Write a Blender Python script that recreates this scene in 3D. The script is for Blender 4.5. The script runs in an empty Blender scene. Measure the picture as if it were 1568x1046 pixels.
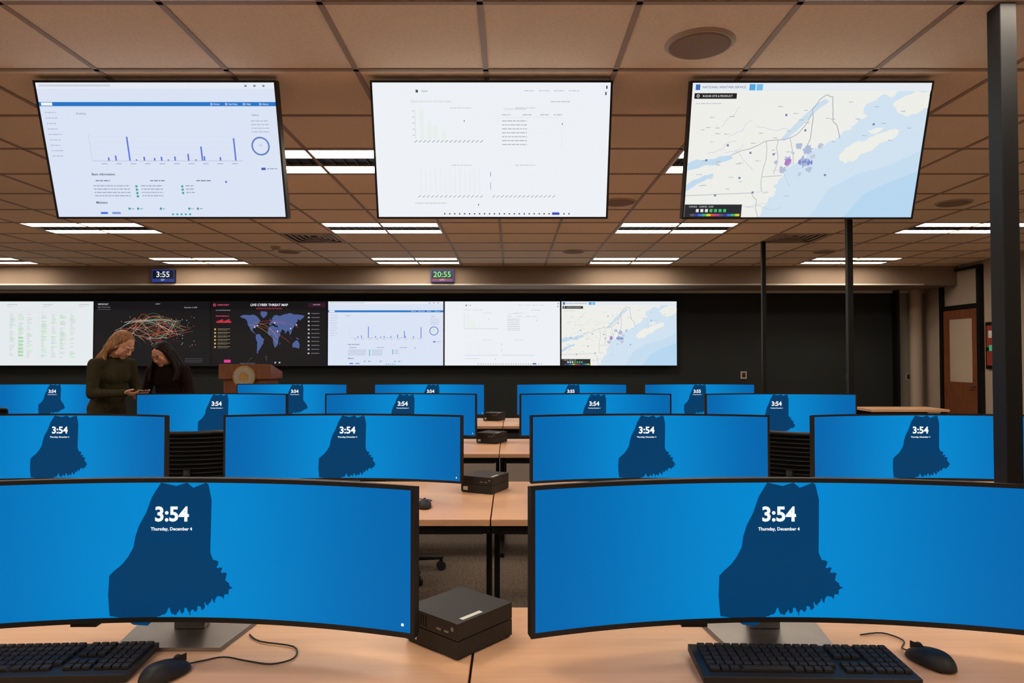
import bpy, bmesh, math, random
from mathutils import Vector, Matrix
random.seed(7)
scene = bpy.context.scene
try:
    scene.view_settings.view_transform = 'Standard'
except Exception:
    pass
col = scene.collection

# ------------------------------------------------------------------ colours / materials
def s2l(c):
    out = []
    for v in c[:3]:
        v = v / 255.0
        out.append(v / 12.92 if v <= 0.04045 else ((v + 0.055) / 1.055) ** 2.4)
    return tuple(out)

def rgba(c):
    return (*s2l(c), 1.0)

def pm(name, rgb, rough=0.6, metal=0.0, var=0.12, scale=8.0, bump=0.0, stretch=(1, 1, 1), rgb2=None, spec=0.5):
    m = bpy.data.materials.new(name)
    m.use_nodes = True
    nt = m.node_tree
    b = nt.nodes['Principled BSDF']
    b.inputs['Roughness'].default_value = rough
    b.inputs['Metallic'].default_value = metal
    b.inputs['Specular IOR Level'].default_value = spec
    tc = nt.nodes.new('ShaderNodeTexCoord')
    mp = nt.nodes.new('ShaderNodeMapping')
    mp.inputs['Scale'].default_value = stretch
    nz = nt.nodes.new('ShaderNodeTexNoise')
    nz.inputs['Scale'].default_value = scale
    nz.inputs['Detail'].default_value = 4
    nt.links.new(tc.outputs['Object'], mp.inputs['Vector'])
    nt.links.new(mp.outputs['Vector'], nz.inputs['Vector'])
    cr = nt.nodes.new('ShaderNodeValToRGB')
    c = s2l(rgb)
    if rgb2 is None:
        a = tuple(v * (1 - var) for v in c)
        d = tuple(min(1, v * (1 + var)) for v in c)
    else:
        a = c
        d = s2l(rgb2)
    cr.color_ramp.elements[0].position = 0.3
    cr.color_ramp.elements[1].position = 0.7
    cr.color_ramp.elements[0].color = (*a, 1)
    cr.color_ramp.elements[1].color = (*d, 1)
    nt.links.new(nz.outputs['Fac'], cr.inputs['Fac'])
    nt.links.new(cr.outputs['Color'], b.inputs['Base Color'])
    if bump > 0:
        bp = nt.nodes.new('ShaderNodeBump')
        bp.inputs['Strength'].default_value = bump
        bp.inputs['Distance'].default_value = 0.004
        nt.links.new(nz.outputs['Fac'], bp.inputs['Height'])
        nt.links.new(bp.outputs['Normal'], b.inputs['Normal'])
    return m

def nosample(m):
    try: m.cycles.emission_sampling = 'NONE'
    except Exception: pass
    return m

def emis(name, rgb, strength, sample=True):
    m = bpy.data.materials.new(name)
    m.use_nodes = True
    nt = m.node_tree
    b = nt.nodes['Principled BSDF']
    b.inputs['Base Color'].default_value = (0.02, 0.02, 0.02, 1)
    b.inputs['Emission Color'].default_value = rgba(rgb)
    b.inputs['Emission Strength'].default_value = strength
    if not sample: nosample(m)
    return m

def screen_vcol(name):
    m = bpy.data.materials.new(name)
    m.use_nodes = True
    nt = m.node_tree
    b = nt.nodes['Principled BSDF']
    b.inputs['Base Color'].default_value = (0.01, 0.01, 0.012, 1)
    b.inputs['Roughness'].default_value = 0.4
    b.inputs['Specular IOR Level'].default_value = 0.25
    at = nt.nodes.new('ShaderNodeAttribute')
    at.attribute_name = 'Col'
    nt.links.new(at.outputs['Color'], b.inputs['Emission Color'])
    b.inputs['Emission Strength'].default_value = 0.97
    return m

def screen_blue(name, edge, mid, strength=1.0):
    m = bpy.data.materials.new(name)
    m.use_nodes = True
    nt = m.node_tree
    b = nt.nodes['Principled BSDF']
    b.inputs['Base Color'].default_value = (0.002, 0.003, 0.004, 1)
    b.inputs['Roughness'].default_value = 0.45
    b.inputs['Specular IOR Level'].default_value = 0.06
    tc = nt.nodes.new('ShaderNodeTexCoord')
    sx = nt.nodes.new('ShaderNodeSeparateXYZ')
    nt.links.new(tc.outputs['Object'], sx.inputs[0])
    ab = nt.nodes.new('ShaderNodeMath'); ab.operation = 'ABSOLUTE'
    nt.links.new(sx.outputs['X'], ab.inputs[0])
    mr = nt.nodes.new('ShaderNodeMapRange')
    mr.inputs['From Min'].default_value = 0.02
    mr.inputs['From Max'].default_value = 0.6
    nt.links.new(ab.outputs[0], mr.inputs['Value'])
    cr = nt.nodes.new('ShaderNodeValToRGB')
    cr.color_ramp.interpolation = 'EASE'
    cr.color_ramp.elements[0].color = rgba(mid)
    cr.color_ramp.elements[1].color = rgba(edge)
    nt.links.new(mr.outputs[0], cr.inputs['Fac'])
    nt.links.new(cr.outputs['Color'], b.inputs['Emission Color'])
    b.inputs['Emission Strength'].default_value = strength
    return m

M_PIX = screen_vcol('display_backlight')
M_PIX2 = nosample(screen_vcol('display_graphics'))
M_BLUE = screen_blue('wallpaper_blue', (0, 102, 174), (0, 136, 208))
M_STATE = nosample(screen_blue('wallpaper_state', (0, 58, 98), (0, 60, 104)))
M_WTXT = emis('clock_text', (245, 250, 255), 1.0, False)
M_BLACK = pm('black_plastic', (12, 12, 14), 0.5, 0, 0.1, 30)
M_BLACKM = pm('black_metal', (11, 12, 14), 0.5, 0.0, 0.1, 20, spec=0.3)
M_DARKPL = pm('dark_plastic', (21, 21, 23), 0.55, 0, 0.15, 60)
M_KEY = pm('key_plastic', (26, 24, 25), 0.6, 0, 0.1, 40)
M_SILVER = pm('silver_metal', (140, 136, 134), 0.38, 0.85, 0.08, 12)
M_DESK = pm('maple_laminate', (226, 178, 140), 0.38, 0, 0, 3, 0.03, (1.2, 22, 1), (233, 187, 150))
M_DESKEDGE = pm('maple_edge', (214, 164, 126), 0.5, 0, 0.08, 10)
M_TILE = pm('ceiling_tile', (230, 205, 176), 0.95, 0, 0, 90, 0.35, (1, 1, 1), (240, 217, 190), 0.1)
M_GRID = pm('ceiling_grid_metal', (158, 134, 112), 0.6, 0, 0.05, 5)
M_CARPET = pm('carpet', (88, 80, 74), 1.0, 0, 0, 60, 0.6, (1, 1, 1), (128, 116, 106), 0.05)
M_WDARK = pm('charcoal_wall', (26, 31, 32), 0.85, 0, 0.08, 3)
M_WBEIGE = pm('beige_paint', (172, 156, 140), 0.85, 0, 0.04, 2)
M_WGREY = pm('grey_paint', (142, 138, 130), 0.85, 0, 0.04, 2)
M_SOFFIT = pm('soffit_paint', (134, 116, 100), 0.85, 0, 0.04, 2)
M_WOOD = pm('walnut_wood', (104, 58, 36), 0.45, 0, 0, 5, 0.05, (12, 12, 1), (132, 76, 48))
M_WHITE = pm('white_enamel', (206, 200, 192), 0.5, 0, 0.03, 5)
M_VENT = pm('vent_metal', (176, 158, 138), 0.6, 0, 0.04, 5)
M_SPK = pm('speaker_grille', (138, 112, 90), 0.8, 0, 0.2, 200)
M_LOUV = pm('louvre_dark', (52, 54, 58), 0.35, 0.5, 0.1, 20)
M_LAMP = emis('fluorescent_lens', (255, 239, 218), 22.0)
M_LABEL = pm('white_label', (225, 225, 222), 0.6, 0, 0.02, 5)
M_MESH = pm('chair_fabric', (12, 12, 13), 0.9, 0, 0.2, 80, spec=0.2)
M_GLASS = pm('frosted_glass', (190, 172, 154), 0.25, 0, 0.05, 2)
M_GOLD = pm('seal_gold', (176, 142, 86), 0.4, 0.4, 0.1, 30)
M_SEALB = pm('seal_blue', (160, 154, 140), 0.5, 0, 0.2, 60)
M_RED = pm('red_board', (150, 52, 34), 0.6, 0, 0.1, 10)
M_SKIN = pm('skin', (204, 150, 124), 0.55, 0, 0.05, 30)
M_LIP = pm('lip', (170, 96, 86), 0.45, 0, 0.04, 30)
M_EYEW = pm('eye_white', (220, 214, 208), 0.3, 0, 0.02, 30)
M_IRIS = pm('iris_dark', (40, 26, 18), 0.2, 0, 0.02, 30)
M_OLIVE = pm('olive_knit', (54, 50, 35), 0.95, 0, 0.2, 60, 0.3, spec=0.1)
M_PLUM = pm('dark_plum_knit', (34, 23, 25), 0.95, 0, 0.2, 60, 0.3, spec=0.1)
M_TROU = pm('dark_trousers', (26, 27, 33), 0.85, 0, 0.1, 30)
M_BLOND = pm('blonde_hair', (104, 72, 46), 0.6, 0, 0, 14, 0.6, (6, 6, 0.8), (168, 122, 84), 0.3)
M_DHAIR = pm('dark_hair', (14, 10, 9), 0.65, 0, 0, 14, 0.6, (6, 6, 0.8), (34, 23, 20), 0.2)
M_SHOE = pm('shoe_leather', (18, 16, 16), 0.4, 0, 0.1, 20)

# ------------------------------------------------------------------ mesh builder
class MB:
    def __init__(s):
        s.v = []; s.f = []; s.m = []; s.c = []; s.sm = []; s.mats = []
    def mi(s, mat):
        if mat not in s.mats:
            s.mats.append(mat)
        return s.mats.index(mat)
    def add(s, verts, faces, mat, color=(1, 1, 1), smooth=False):
        o = len(s.v); k = s.mi(mat)
        s.v += [tuple(p) for p in verts]
        for f in faces:
            s.f.append(tuple(i + o for i in f)); s.m.append(k); s.c.append(color); s.sm.append(smooth)
    def box(s, c, size, mat, rot=None, taper=1.0):
        x, y, z = size[0] / 2, size[1] / 2, size[2] / 2
        vs = []
        for dz in (-1, 1):
            t = taper if dz > 0 else 1.0
            for dx, dy in ((-1, -1), (1, -1), (1, 1), (-1, 1)):
                p = Vector((dx * x * t, dy * y * t, dz * z))
                if rot is not None: p = rot @ p
                vs.append(p + Vector(c))
        s.add(vs, [(3, 2, 1, 0), (4, 5, 6, 7), (0, 1, 5, 4), (1, 2, 6, 5), (2, 3, 7, 6), (3, 0, 4, 7)], mat)
    def b(s, x0, x1, y0, y1, z0, z1, mat):
        s.box(((x0 + x1) / 2, (y0 + y1) / 2, (z0 + z1) / 2), (x1 - x0, y1 - y0, z1 - z0), mat)
    def capsule(s, p0, p1, r0, r1, mat, seg=14, rings=4):
        p0 = Vector(p0); p1 = Vector(p1)
        d = p1 - p0
        L = d.length
        d = d / L if L > 1e-9 else Vector((0, 0, 1))
        a = Vector((1, 0, 0)) if abs(d.x) < 0.8 else Vector((0, 1, 0))
        u = d.cross(a).normalized(); w = d.cross(u)
        prof = []
        for i in range(1, rings + 1):
            t = math.pi / 2 * i / rings
            prof.append((p0 - d * r0 * math.cos(t), r0 * math.sin(t)))
        for i in range(rings):
            t = math.pi / 2 * i / rings
            prof.append((p1 + d * r1 * math.sin(t), r1 * math.cos(t)))
        vs = [p0 - d * r0]
        for c, r in prof:
            for k in range(seg):
                t = 2 * math.pi * k / seg
                vs.append(c + (u * math.cos(t) + w * math.sin(t)) * r)
        vs.append(p1 + d * r1)
        fs = []
        n = len(prof)
        for k in range(seg):
            k2 = (k + 1) % seg
            fs.append((0, 1 + k2, 1 + k))
            for j in range(n - 1):
                a0 = 1 + j * seg
                fs.append((a0 + k, a0 + k2, a0 + seg + k2, a0 + seg + k))
            a0 = 1 + (n - 1) * seg
            fs.append((a0 + k, a0 + k2, len(vs) - 1))
        s.add(vs, fs, mat, smooth=True)
    def cyl(s, p0, p1, r0, r1, mat, seg=20, cap=True, smooth=True):
        p0 = Vector(p0); p1 = Vector(p1)
        d = (p1 - p0).normalized()
        a = Vector((1, 0, 0)) if abs(d.x) < 0.8 else Vector((0, 1, 0))
        u = d.cross(a).normalized(); w = d.cross(u)
        vs = []
        for c, r in ((p0, r0), (p1, r1)):
            for k in range(seg):
                t = 2 * math.pi * k / seg
                vs.append(c + (u * math.cos(t) + w * math.sin(t)) * r)
        s.add(vs, [(k, (k + 1) % seg, seg + (k + 1) % seg, seg + k) for k in range(seg)], mat, smooth=smooth)
        if cap:
            s.add(vs, [tuple(reversed(range(seg))), tuple(range(seg, 2 * seg))], mat)
    def ell(s, c, r, mat, ax=None, seg=20, rings=12):
        ax = ax or Matrix.Identity(3)
        vs = [Vector(c) + ax @ Vector((0, 0, r[2]))]
        for i in range(1, rings):
            t = math.pi * i / rings
            for k in range(seg):
                p = 2 * math.pi * k / seg
                vs.append(Vector(c) + ax @ Vector((r[0] * math.sin(t) * math.cos(p), r[1] * math.sin(t) * math.sin(p), r[2] * math.cos(t))))
        vs.append(Vector(c) + ax @ Vector((0, 0, -r[2])))
        fs = []
        for k in range(seg):
            k2 = (k + 1) % seg
            fs.append((0, 1 + k, 1 + k2))
            for j in range(rings - 2):
                a0 = 1 + j * seg
                fs.append((a0 + k, a0 + seg + k, a0 + seg + k2, a0 + k2))
            a0 = 1 + (rings - 2) * seg
            fs.append((a0 + k, len(vs) - 1, a0 + k2))
        s.add(vs, fs, mat, smooth=True)
    def tube(s, pts, r, mat, seg=8, smoothn=4):
        P = [Vector(p) for p in pts]
        if smoothn > 1 and len(P) > 2:
            Q = []
            for i in range(len(P) - 1):
                a = P[max(i - 1, 0)]; b = P[i]; c = P[i + 1]; d = P[min(i + 2, len(P) - 1)]
                for j in range(smoothn):
                    t = j / smoothn
                    Q.append(0.5 * ((2 * b) + (c - a) * t + (2 * a - 5 * b + 4 * c - d) * t * t + (3 * b - a - 3 * c + d) * t ** 3))
            Q.append(P[-1]); P = Q
        vs = []
        for i, p in enumerate(P):
            d = (P[min(i + 1, len(P) - 1)] - P[max(i - 1, 0)]).normalized()
            a = Vector((0, 0, 1)) if abs(d.z) < 0.9 else Vector((0, 1, 0))
            u = d.cross(a).normalized(); w = d.cross(u)
            for k in range(seg):
                t = 2 * math.pi * k / seg
                vs.append(p + (u * math.cos(t) + w * math.sin(t)) * r)
        fs = []
        for i in range(len(P) - 1):
            for k in range(seg):
                k2 = (k + 1) % seg
                fs.append((i * seg + k, i * seg + k2, (i + 1) * seg + k2, (i + 1) * seg + k))
        fs.append(tuple(reversed(range(seg))))
        fs.append(tuple(range((len(P) - 1) * seg, len(P) * seg)))
        s.add(vs, fs, mat, smooth=True)
    def mesh(s, name):
        me = bpy.data.meshes.new(name)
        me.from_pydata(s.v, [], s.f)
        for m in s.mats: me.materials.append(m)
        me.polygons.foreach_set('material_index', s.m)
        me.polygons.foreach_set('use_smooth', s.sm)
        if M_PIX in s.mats:
            ca = me.color_attributes.new('Col', 'FLOAT_COLOR', 'CORNER')
            buf = []
            for p, c in zip(me.polygons, s.c):
                for _ in range(p.loop_total): buf += [c[0], c[1], c[2], 1.0]
            ca.data.foreach_set('color', buf)
        me.update()
        return me
    def obj(s, name, loc=(0, 0, 0), rot=(0, 0, 0), bevel=0.0, parent=None, mesh=None):
        return place(mesh or s.mesh(name), name, loc, rot, bevel, parent)

def place(me, name, loc=(0, 0, 0), rot=(0, 0, 0), bevel=0.0, parent=None):
    o = bpy.data.objects.new(name, me)
    col.objects.link(o)
    o.location = loc; o.rotation_euler = rot
    if parent: o.parent = parent
    if bevel > 0:
        md = o.modifiers.new('bevel', 'BEVEL')
        md.width = bevel; md.segments = 2; md.limit_method = 'ANGLE'; md.angle_limit = math.radians(50)
    return o

_tc = {}
def text_geo(txt, size, align='CENTER', bold=0.0):
    key = (txt, size, align, bold)
    if key in _tc: return _tc[key]
    cu = bpy.data.curves.new('t', 'FONT')
    cu.body = txt; cu.size = size; cu.align_x = align; cu.align_y = 'CENTER'; cu.offset = bold
    cu.resolution_u = 3
    o = bpy.data.objects.new('t', cu)
    col.objects.link(o)
    bpy.context.view_layer.update()
    dg = bpy.context.evaluated_depsgraph_get()
    me = bpy.data.meshes.new_from_object(o.evaluated_get(dg))
    vs = [(v.co.x, v.co.y) for v in me.vertices]
    fs = [tuple(p.vertices) for p in me.polygons]
    bpy.data.objects.remove(o); bpy.data.curves.remove(cu); bpy.data.meshes.remove(me)
    _tc[key] = (vs, fs)
    return vs, fs

def jag(pts, amp, rng, it=2, closed=False):
    P = list(pts)
    for _ in range(it):
        Q = []
        n = len(P)
        for i in range(n if closed else n - 1):
            a = P[i]; b = P[(i + 1) % n]
            L = math.hypot(b[0] - a[0], b[1] - a[1])
            k = rng.uniform(-amp, amp) * L
            Q.append(a)
            if L > 1e-4:
                Q.append(((a[0] + b[0]) / 2 - (b[1] - a[1]) / L * k, (a[1] + b[1]) / 2 + (b[0] - a[0]) / L * k))
        if not closed: Q.append(P[-1])
        P = Q
    return P

# ------------------------------------------------------------------ screen canvas, 160 x 90 units, faces -Y
class Canvas:
    def __init__(s, mb, w, h, y=0.0, cx=0, cz=0):
        s.mb = mb; s.w = w; s.h = h; s.y = y; s.k = w / 160.0; s.kz = h / 90.0; s.cx = cx; s.cz = cz
    def P(s, u, v, l):
        return (s.cx + (u - 80) * s.k, s.y - 0.0006 * l, s.cz + (45 - v) * s.kz)
    def poly(s, pts, c, l=1):
        s.mb.add([s.P(u, v, l) for u, v in pts], [tuple(range(len(pts)))], M_PIX if l == 0 else M_PIX2, s2l(c))
    def rect(s, u0, v0, u1, v1, c, l=1):
        s.poly([(u0, v1), (u1, v1), (u1, v0), (u0, v0)], c, l)
    def line(s, pts, w, c, l=2):
        for (a, b), (d, e) in zip(pts[:-1], pts[1:]):
            L = math.hypot(d - a, e - b)
            if L < 1e-6: continue
            nx, ny = -(e - b) / L * w / 2, (d - a) / L * w / 2
            s.poly([(a + nx, b + ny), (d + nx, e + ny), (d - nx, e - ny), (a - nx, b - ny)], c, l)
    def ring(s, u, v, r0, r1, c, l=2, n=28):
        for i in range(n):
            a = 2 * math.pi * i / n; b = 2 * math.pi * (i + 1) / n
            s.poly([(u + r0 * math.cos(a), v + r0 * math.sin(a)), (u + r1 * math.cos(a), v + r1 * math.sin(a)),
                    (u + r1 * math.cos(b), v + r1 * math.sin(b)), (u + r0 * math.cos(b), v + r0 * math.sin(b))], c, l)
    def text(s, u, v, size, txt, c, l=3, align='LEFT', bold=0.0):
        vs, fs = text_geo(txt, size, align, bold)
        s.mb.add([s.P(u + x, v - y, l) for x, y in vs], fs, M_PIX2, s2l(c))
    def dashes(s, u0, v, u1, c, h=0.5, l=2):
        u = u0
        while u < u1:
            L = random.uniform(1.0, 3.5)
            s.rect(u, v, min(u + L, u1), v + h, c, l)
            u += L + 0.5

def content_dash(c):
    c.rect(0, 0, 160, 90, (220, 230, 247), 0)
    c.rect(0, 0, 160, 4, (232, 237, 246))
    c.rect(2, 1.2, 50, 2.6, (208, 214, 226), 2)
    for u in (140, 146, 152): c.rect(u, 1.5, u + 1.5, 2.8, (130, 140, 165), 2)
    c.rect(0, 12.5, 160, 15.2, (36, 118, 200))
    for u, t in ((118, 'Home'), (128, 'Get Data'), (140, 'Help'), (151, 'About')):
        c.text(u, 13.9, 1.6, t, (240, 250, 255))
        c.ring(u - 1.5, 13.9, .5, .8, (240, 250, 255), 2, 8)
    c.rect(1.5, 12.8, 9, 14.8, (240, 246, 255), 2)
    for i in range(9):
        c.dashes(3, 19 + i * 3.6, 3 + random.uniform(6, 11), (178, 188, 210), .6)
    c.text(24, 20, 2.2, 'Activity', (120, 130, 160))
    c.line([(30, 33), (30, 51)], .2, (190, 198, 220)); c.line([(30, 51.4), (134, 51.4)], .3, (180, 190, 215))
    for i in range(5): c.line([(30, 35 + i * 4), (134, 35 + i * 4)], .12, (208, 216, 234), 1)
    for u, h in ((41, 2.2), (46, 3.4), (55.5, 16), (65.5, 2.6), (72.6, 1.8), (77.4, 2.6), (86.7, 2.8), (96, 4.6), (105.5, 9.5), (107, 3), (118, 2.4), (128.5, 15), (60, .8), (82, .8), (101, .8)):
        c.rect(u, 51.2 - h, u + 1.1, 51.2, (104, 122, 220), 3)
    for i in range(10): c.rect(36 + i * 10, 53, 40 + i * 10, 53.6, (170, 180, 205), 2)
    c.ring(147, 41.5, 5.2, 6.3, (100, 128, 196))
    c.text(147, 41, 2, '12', (120, 140, 190), 3, 'CENTER')
    c.text(143, 21, 2, 'Status', (110, 120, 150))
    for i in range(4): c.dashes(142, 24.5 + i * 2.4, 154, (176, 186, 205), .6)
    c.rect(146, 56, 149, 57.6, (70, 90, 180)); c.dashes(150, 56.4, 157, (140, 150, 190), .6)
    c.text(28, 60.5, 2.3, 'Basic information', (70, 78, 104), bold=.04)
    for uu in (30, 68, 100): c.dashes(uu, 64.5, uu + 10, (120, 128, 158), .7)
    for r in range(4):
        v = 68 + r * 2.3
        c.dashes(28, v, 53, (160, 168, 192), .7); c.rect(57, v, 58.6, v + 1.5, (70, 168, 160), 2)
        c.dashes(61, v, 76, (160, 168, 192), .7)
        if r < 3: c.rect(89, v, 90.5, v + 1.5, (70, 168, 160), 2); c.dashes(92, v, 98, (160, 168, 190), .7)
    c.text(28, 80, 2.3, 'Malware', (70, 78, 104), bold=.04)
    for uu in (50, 56, 72, 92, 98): c.rect(uu, 83.5, uu + 1.4, 85, (50, 160, 150), 2); c.dashes(uu + 2, 84, uu + 4, (150, 158, 184), .6)
    c.rect(30, 86.6, 35, 88, (60, 110, 210)); c.rect(38, 86.6, 44, 88, (120, 150, 220))
    for i in range(5): c.rect(80 + i * 3, 87.6, 81.4 + i * 3, 88.8, (40, 170, 190))
    c.rect(120, 65, 121.2, 66.4, (80, 120, 220))

def content_pale(c):
    c.rect(0, 0, 160, 90, (240, 244, 249), 0)
    c.text(33, 5.5, 1.8, 'Radar', (120, 126, 136)); c.rect(29, 4.6, 30.6, 6.4, (70, 80, 100))
    for u in (102, 112, 122, 132): c.dashes(u, 5, u + 7, (192, 196, 204), .5)
    c.text(25, 12, 2.2, 'Observations for the last week', (196, 204, 198)); c.dashes(120, 12, 133, (190, 194, 200), .6)
    c.line([(28, 17), (28, 37)], .2, (196, 200, 196))
    for i in range(5): c.rect(26, 18 + i * 4, 27.4, 18.5 + i * 4, (186, 190, 186))
    for u, h in ((31, 20), (36, 12), (40, 9), (46, 5)): c.rect(u, 37 - h, u + 3, 37, (234, 242, 238), 1)
    for i in range(16): c.line([(27 + i * 3, 39), (29 + i * 3, 37.6)], .35, (130, 130, 130))
    for k in range(2):
        c.dashes(52, 16 + k * 38, 66, (206, 210, 206), .6); c.dashes(96, 16 + k * 38, 110, (206, 210, 206), .6)
    c.text(88, 17, 2, 'Current conditions', (190, 196, 196))
    for u in (87, 101, 113, 122): c.dashes(u, 20.5, u + 6, (182, 186, 194), .6)
    for i in range(7): c.dashes(87, 24.5 + i * 2.6, 104, (176, 180, 188), .6)
    c.line([(87, 22.5), (128, 22.5)], .15, (214, 218, 224)); c.line([(128, 22.5), (128, 43)], .15, (222, 226, 230))
    c.rect(127.6, 26.5, 128.4, 27.3, (40, 50, 80)); c.rect(61, 24.5, 61.7, 25.2, (70, 80, 120)); c.rect(70, 81, 70.6, 82, (40, 50, 80))
    for i in range(13): c.rect(30 + i * 3.4, 56 + (i * 7 % 4) * .8, 31 + i * 3.4, 74, (236, 240, 245), 1)
    for i in range(15): c.line([(28 + i * 3.1, 76.4), (30 + i * 3.1, 75)], .35, (140, 140, 140))
    for i in range(15): c.line([(80 + i * 3, 76.4), (82 + i * 3, 75)], .35, (140, 140, 140))
    c.line([(79, 59), (79, 62)], .5, (150, 160, 196)); c.line([(79, 66), (79, 71)], .4, (160, 170, 196))
    c.dashes(26, 80, 48, (204, 210, 206), .7)
    for i in range(26): c.rect(46 + i * 3.5, 87.4, 46.9 + i * 3.5, 88.3, (40, 44, 60))
    c.rect(122, 86.8, 127, 88.6, (60, 80, 200), 3); c.rect(157, 2, 158, 4, (60, 80, 100)); c.rect(156.5, 6, 157.5, 8, (60, 80, 120))

def content_map(c):
    rg = random.Random(5)
    c.rect(0, 0, 160, 90, (240, 241, 236), 0)
    coast = [(52, 90), (56, 82), (59, 76), (63, 74), (61, 69), (65, 63), (67, 58), (72, 54), (76, 52), (81, 46), (87, 42), (94, 40), (100, 38), (104, 33), (110, 30), (114, 24), (120, 22), (117, 16), (122, 12), (132, 8), (140, 5)]
    coast = jag(coast, .28, rg, 2)
    sea = coast + [(160, 5), (160, 90)]
    c.poly(sea, (210, 228, 243), 1)
    c.poly([(88, 90), (100, 70), (118, 60), (140, 54), (160, 44), (160, 90)], (199, 223, 243), 2)
    c.poly([(112, 90), (124, 74), (140, 66), (160, 58), (160, 90)], (184, 217, 243), 3)
    nova = [(104, 47), (108, 42), (113, 39), (119, 38), (124, 35), (130, 33), (137, 30), (143, 31), (141, 35), (134, 38), (128, 42), (121, 46), (115, 51), (109, 53), (105, 51)]
    c.poly(jag(nova, .16, rg, 2, True), (240, 241, 234), 4)
    c.poly(jag([(121, 31), (127, 29), (132, 29), (130, 31), (124, 33)], .15, rg, 1, True), (240, 241, 234), 4)
    c.poly(jag([(136, 14), (141, 10), (150, 5.3), (160, 5.3), (160, 16), (153, 20), (147, 22), (140, 19)], .15, rg, 2, True), (240, 241, 234), 4)
    c.poly([(63, 36), (72, 26), (84, 14), (90, 10), (93, 12), (86, 17), (75, 29), (65, 38)], (206, 224, 240), 2)
    c.poly(jag([(0, 53), (6, 50), (14, 50), (22, 48), (30, 47), (31, 49.5), (24, 52), (12, 54), (4, 57), (0, 58)], .12, rg, 1, True), (196, 220, 240), 2)
    c.poly(jag([(0, 68), (5, 64), (12, 61), (18, 59.5), (19, 61.5), (12, 65), (5, 69), (0, 72)], .12, rg, 1, True), (196, 220, 240), 2)
    g = (168, 172, 182); g2 = (186, 190, 208)
    c.line(jag([(80, 47), (83, 36), (83, 28), (82, 17), (86, 11), (91, 7.5), (95, 9), (96, 17), (97, 25), (101, 30), (103, 36)], .12, rg, 1), .5, g, 5)
    c.line(jag([(30, 47), (42, 43), (52, 38), (60, 37), (68, 36), (74, 33), (82, 20)], .1, rg, 1), .45, g, 5)
    c.line(jag([(53, 38), (54, 50), (52, 62), (53, 72)], .1, rg, 1), .35, g, 5); c.line(jag([(61, 37), (62, 48), (60, 60)], .15, rg, 1), .35, g, 5); c.line([(69, 36), (72, 46), (73, 53)], .35, g, 5)
    c.line([(0, 75), (22, 74), (46, 73)], .35, g, 5); c.line(jag([(46, 73), (50, 78), (52, 90)], .12, rg, 1), .35, g, 5); c.line([(52, 62), (66, 61)], .35, g, 5)
    for k in range(10):
        a = (rg.uniform(4, 60), rg.uniform(16, 84)); b = (a[0] + rg.uniform(8, 26), a[1] + rg.uniform(-14, 14))
        c.line(jag([a, b], .2, rg, 3), .22, g2, 5)
    for i in range(46):
        u, v = rg.uniform(4, 104), rg.uniform(14, 78)
        if u > 70 and v > 50: continue
        c.dashes(u, v, u + rg.uniform(2, 4), (178, 182, 184), .45, 6)
    for i in range(8): c.dashes(106 + i * 6, 12 + (i * 11) % 30, 109 + i * 6, (168, 184, 206), .5, 6)
    for (u, v) in ((42, 45), (12, 50), (36, 62), (58, 46), (78, 30), (46, 72), (95, 60), (124, 26), (26, 40), (20, 74), (12, 82), (64, 20)):
        c.rect(u, v, u + 1.4, v + 1.4, (110, 130, 170), 7)
    for k, (cu, cv, r) in enumerate(((69, 51, 4), (80, 52, 4.5), (82, 44, 4.5), (76, 41, 3), (66, 57, 3), (84, 57, 2.6), (61, 52, 1.6), (90, 41, 2.4), (78, 60, 1.6), (72, 46, 1.4), (86, 48, 2))):
        n = 22
        c.poly([(cu + r * rg.uniform(.4, 1.0) * math.cos(6.283 * i / n) * 1.1, cv + r * rg.uniform(.45, 1.1) * math.sin(6.283 * i / n)) for i in range(n)], (168 + k * 3, 184 + k * 2, 218), 8)
    c.poly(jag([(67, 52), (69, 49.5), (71.5, 51), (70.5, 54), (68, 54.5)], .3, rg, 1, True), (180, 124, 196), 9)
    for k in range(5): c.poly(jag([(76 + k * 2, 52), (77.5 + k * 2, 50), (78 + k * 2, 54)], .3, rg, 1, True), (128, 140, 206), 9)
    c.rect(0, 0, 160, 5.2, (232, 238, 244), 9); c.text(6.5, 2.8, 2.1, 'NATIONAL WEATHER SERVICE', (70, 84, 120), 10)
    c.rect(38, .8, 42, 4.8, (80, 170, 226), 10); c.rect(42.8, .8, 47, 4.8, (120, 190, 236), 10)
    c.rect(2, 1, 5, 4.6, (60, 110, 180), 10)
    c.rect(1.5, 6.6, 30, 10.2, (28, 30, 34), 9); c.text(7, 8.5, 1.8, 'RADAR SITE & PRODUCT', (240, 240, 240), 10)
    c.ring(4, 8.4, .6, 1.0, (255, 255, 255), 10, 8); c.dashes(3, 13, 20, (180, 190, 200), .5, 9)
    c.rect(0, 81, 40, 90, (34, 38, 44), 9); c.text(3, 82.6, 1.6, 'CONUS   12/04/25  15:50', (210, 216, 220), 10)
    for i in range(7): c.rect(8 + i * 3.2, 84.2, 10 + i * 3.2, 86.4, (230, 230, 230) if i < 3 else (60, 190, 110), 10)
    for i in range(12):
        c.rect(4 + i * 2.9, 87.6, 6.9 + i * 2.9, 89.2, [(90, 90, 100), (60, 60, 160), (60, 120, 220), (60, 190, 90), (220, 210, 60), (210, 90, 50), (190, 60, 150)][i % 7], 10)

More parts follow.
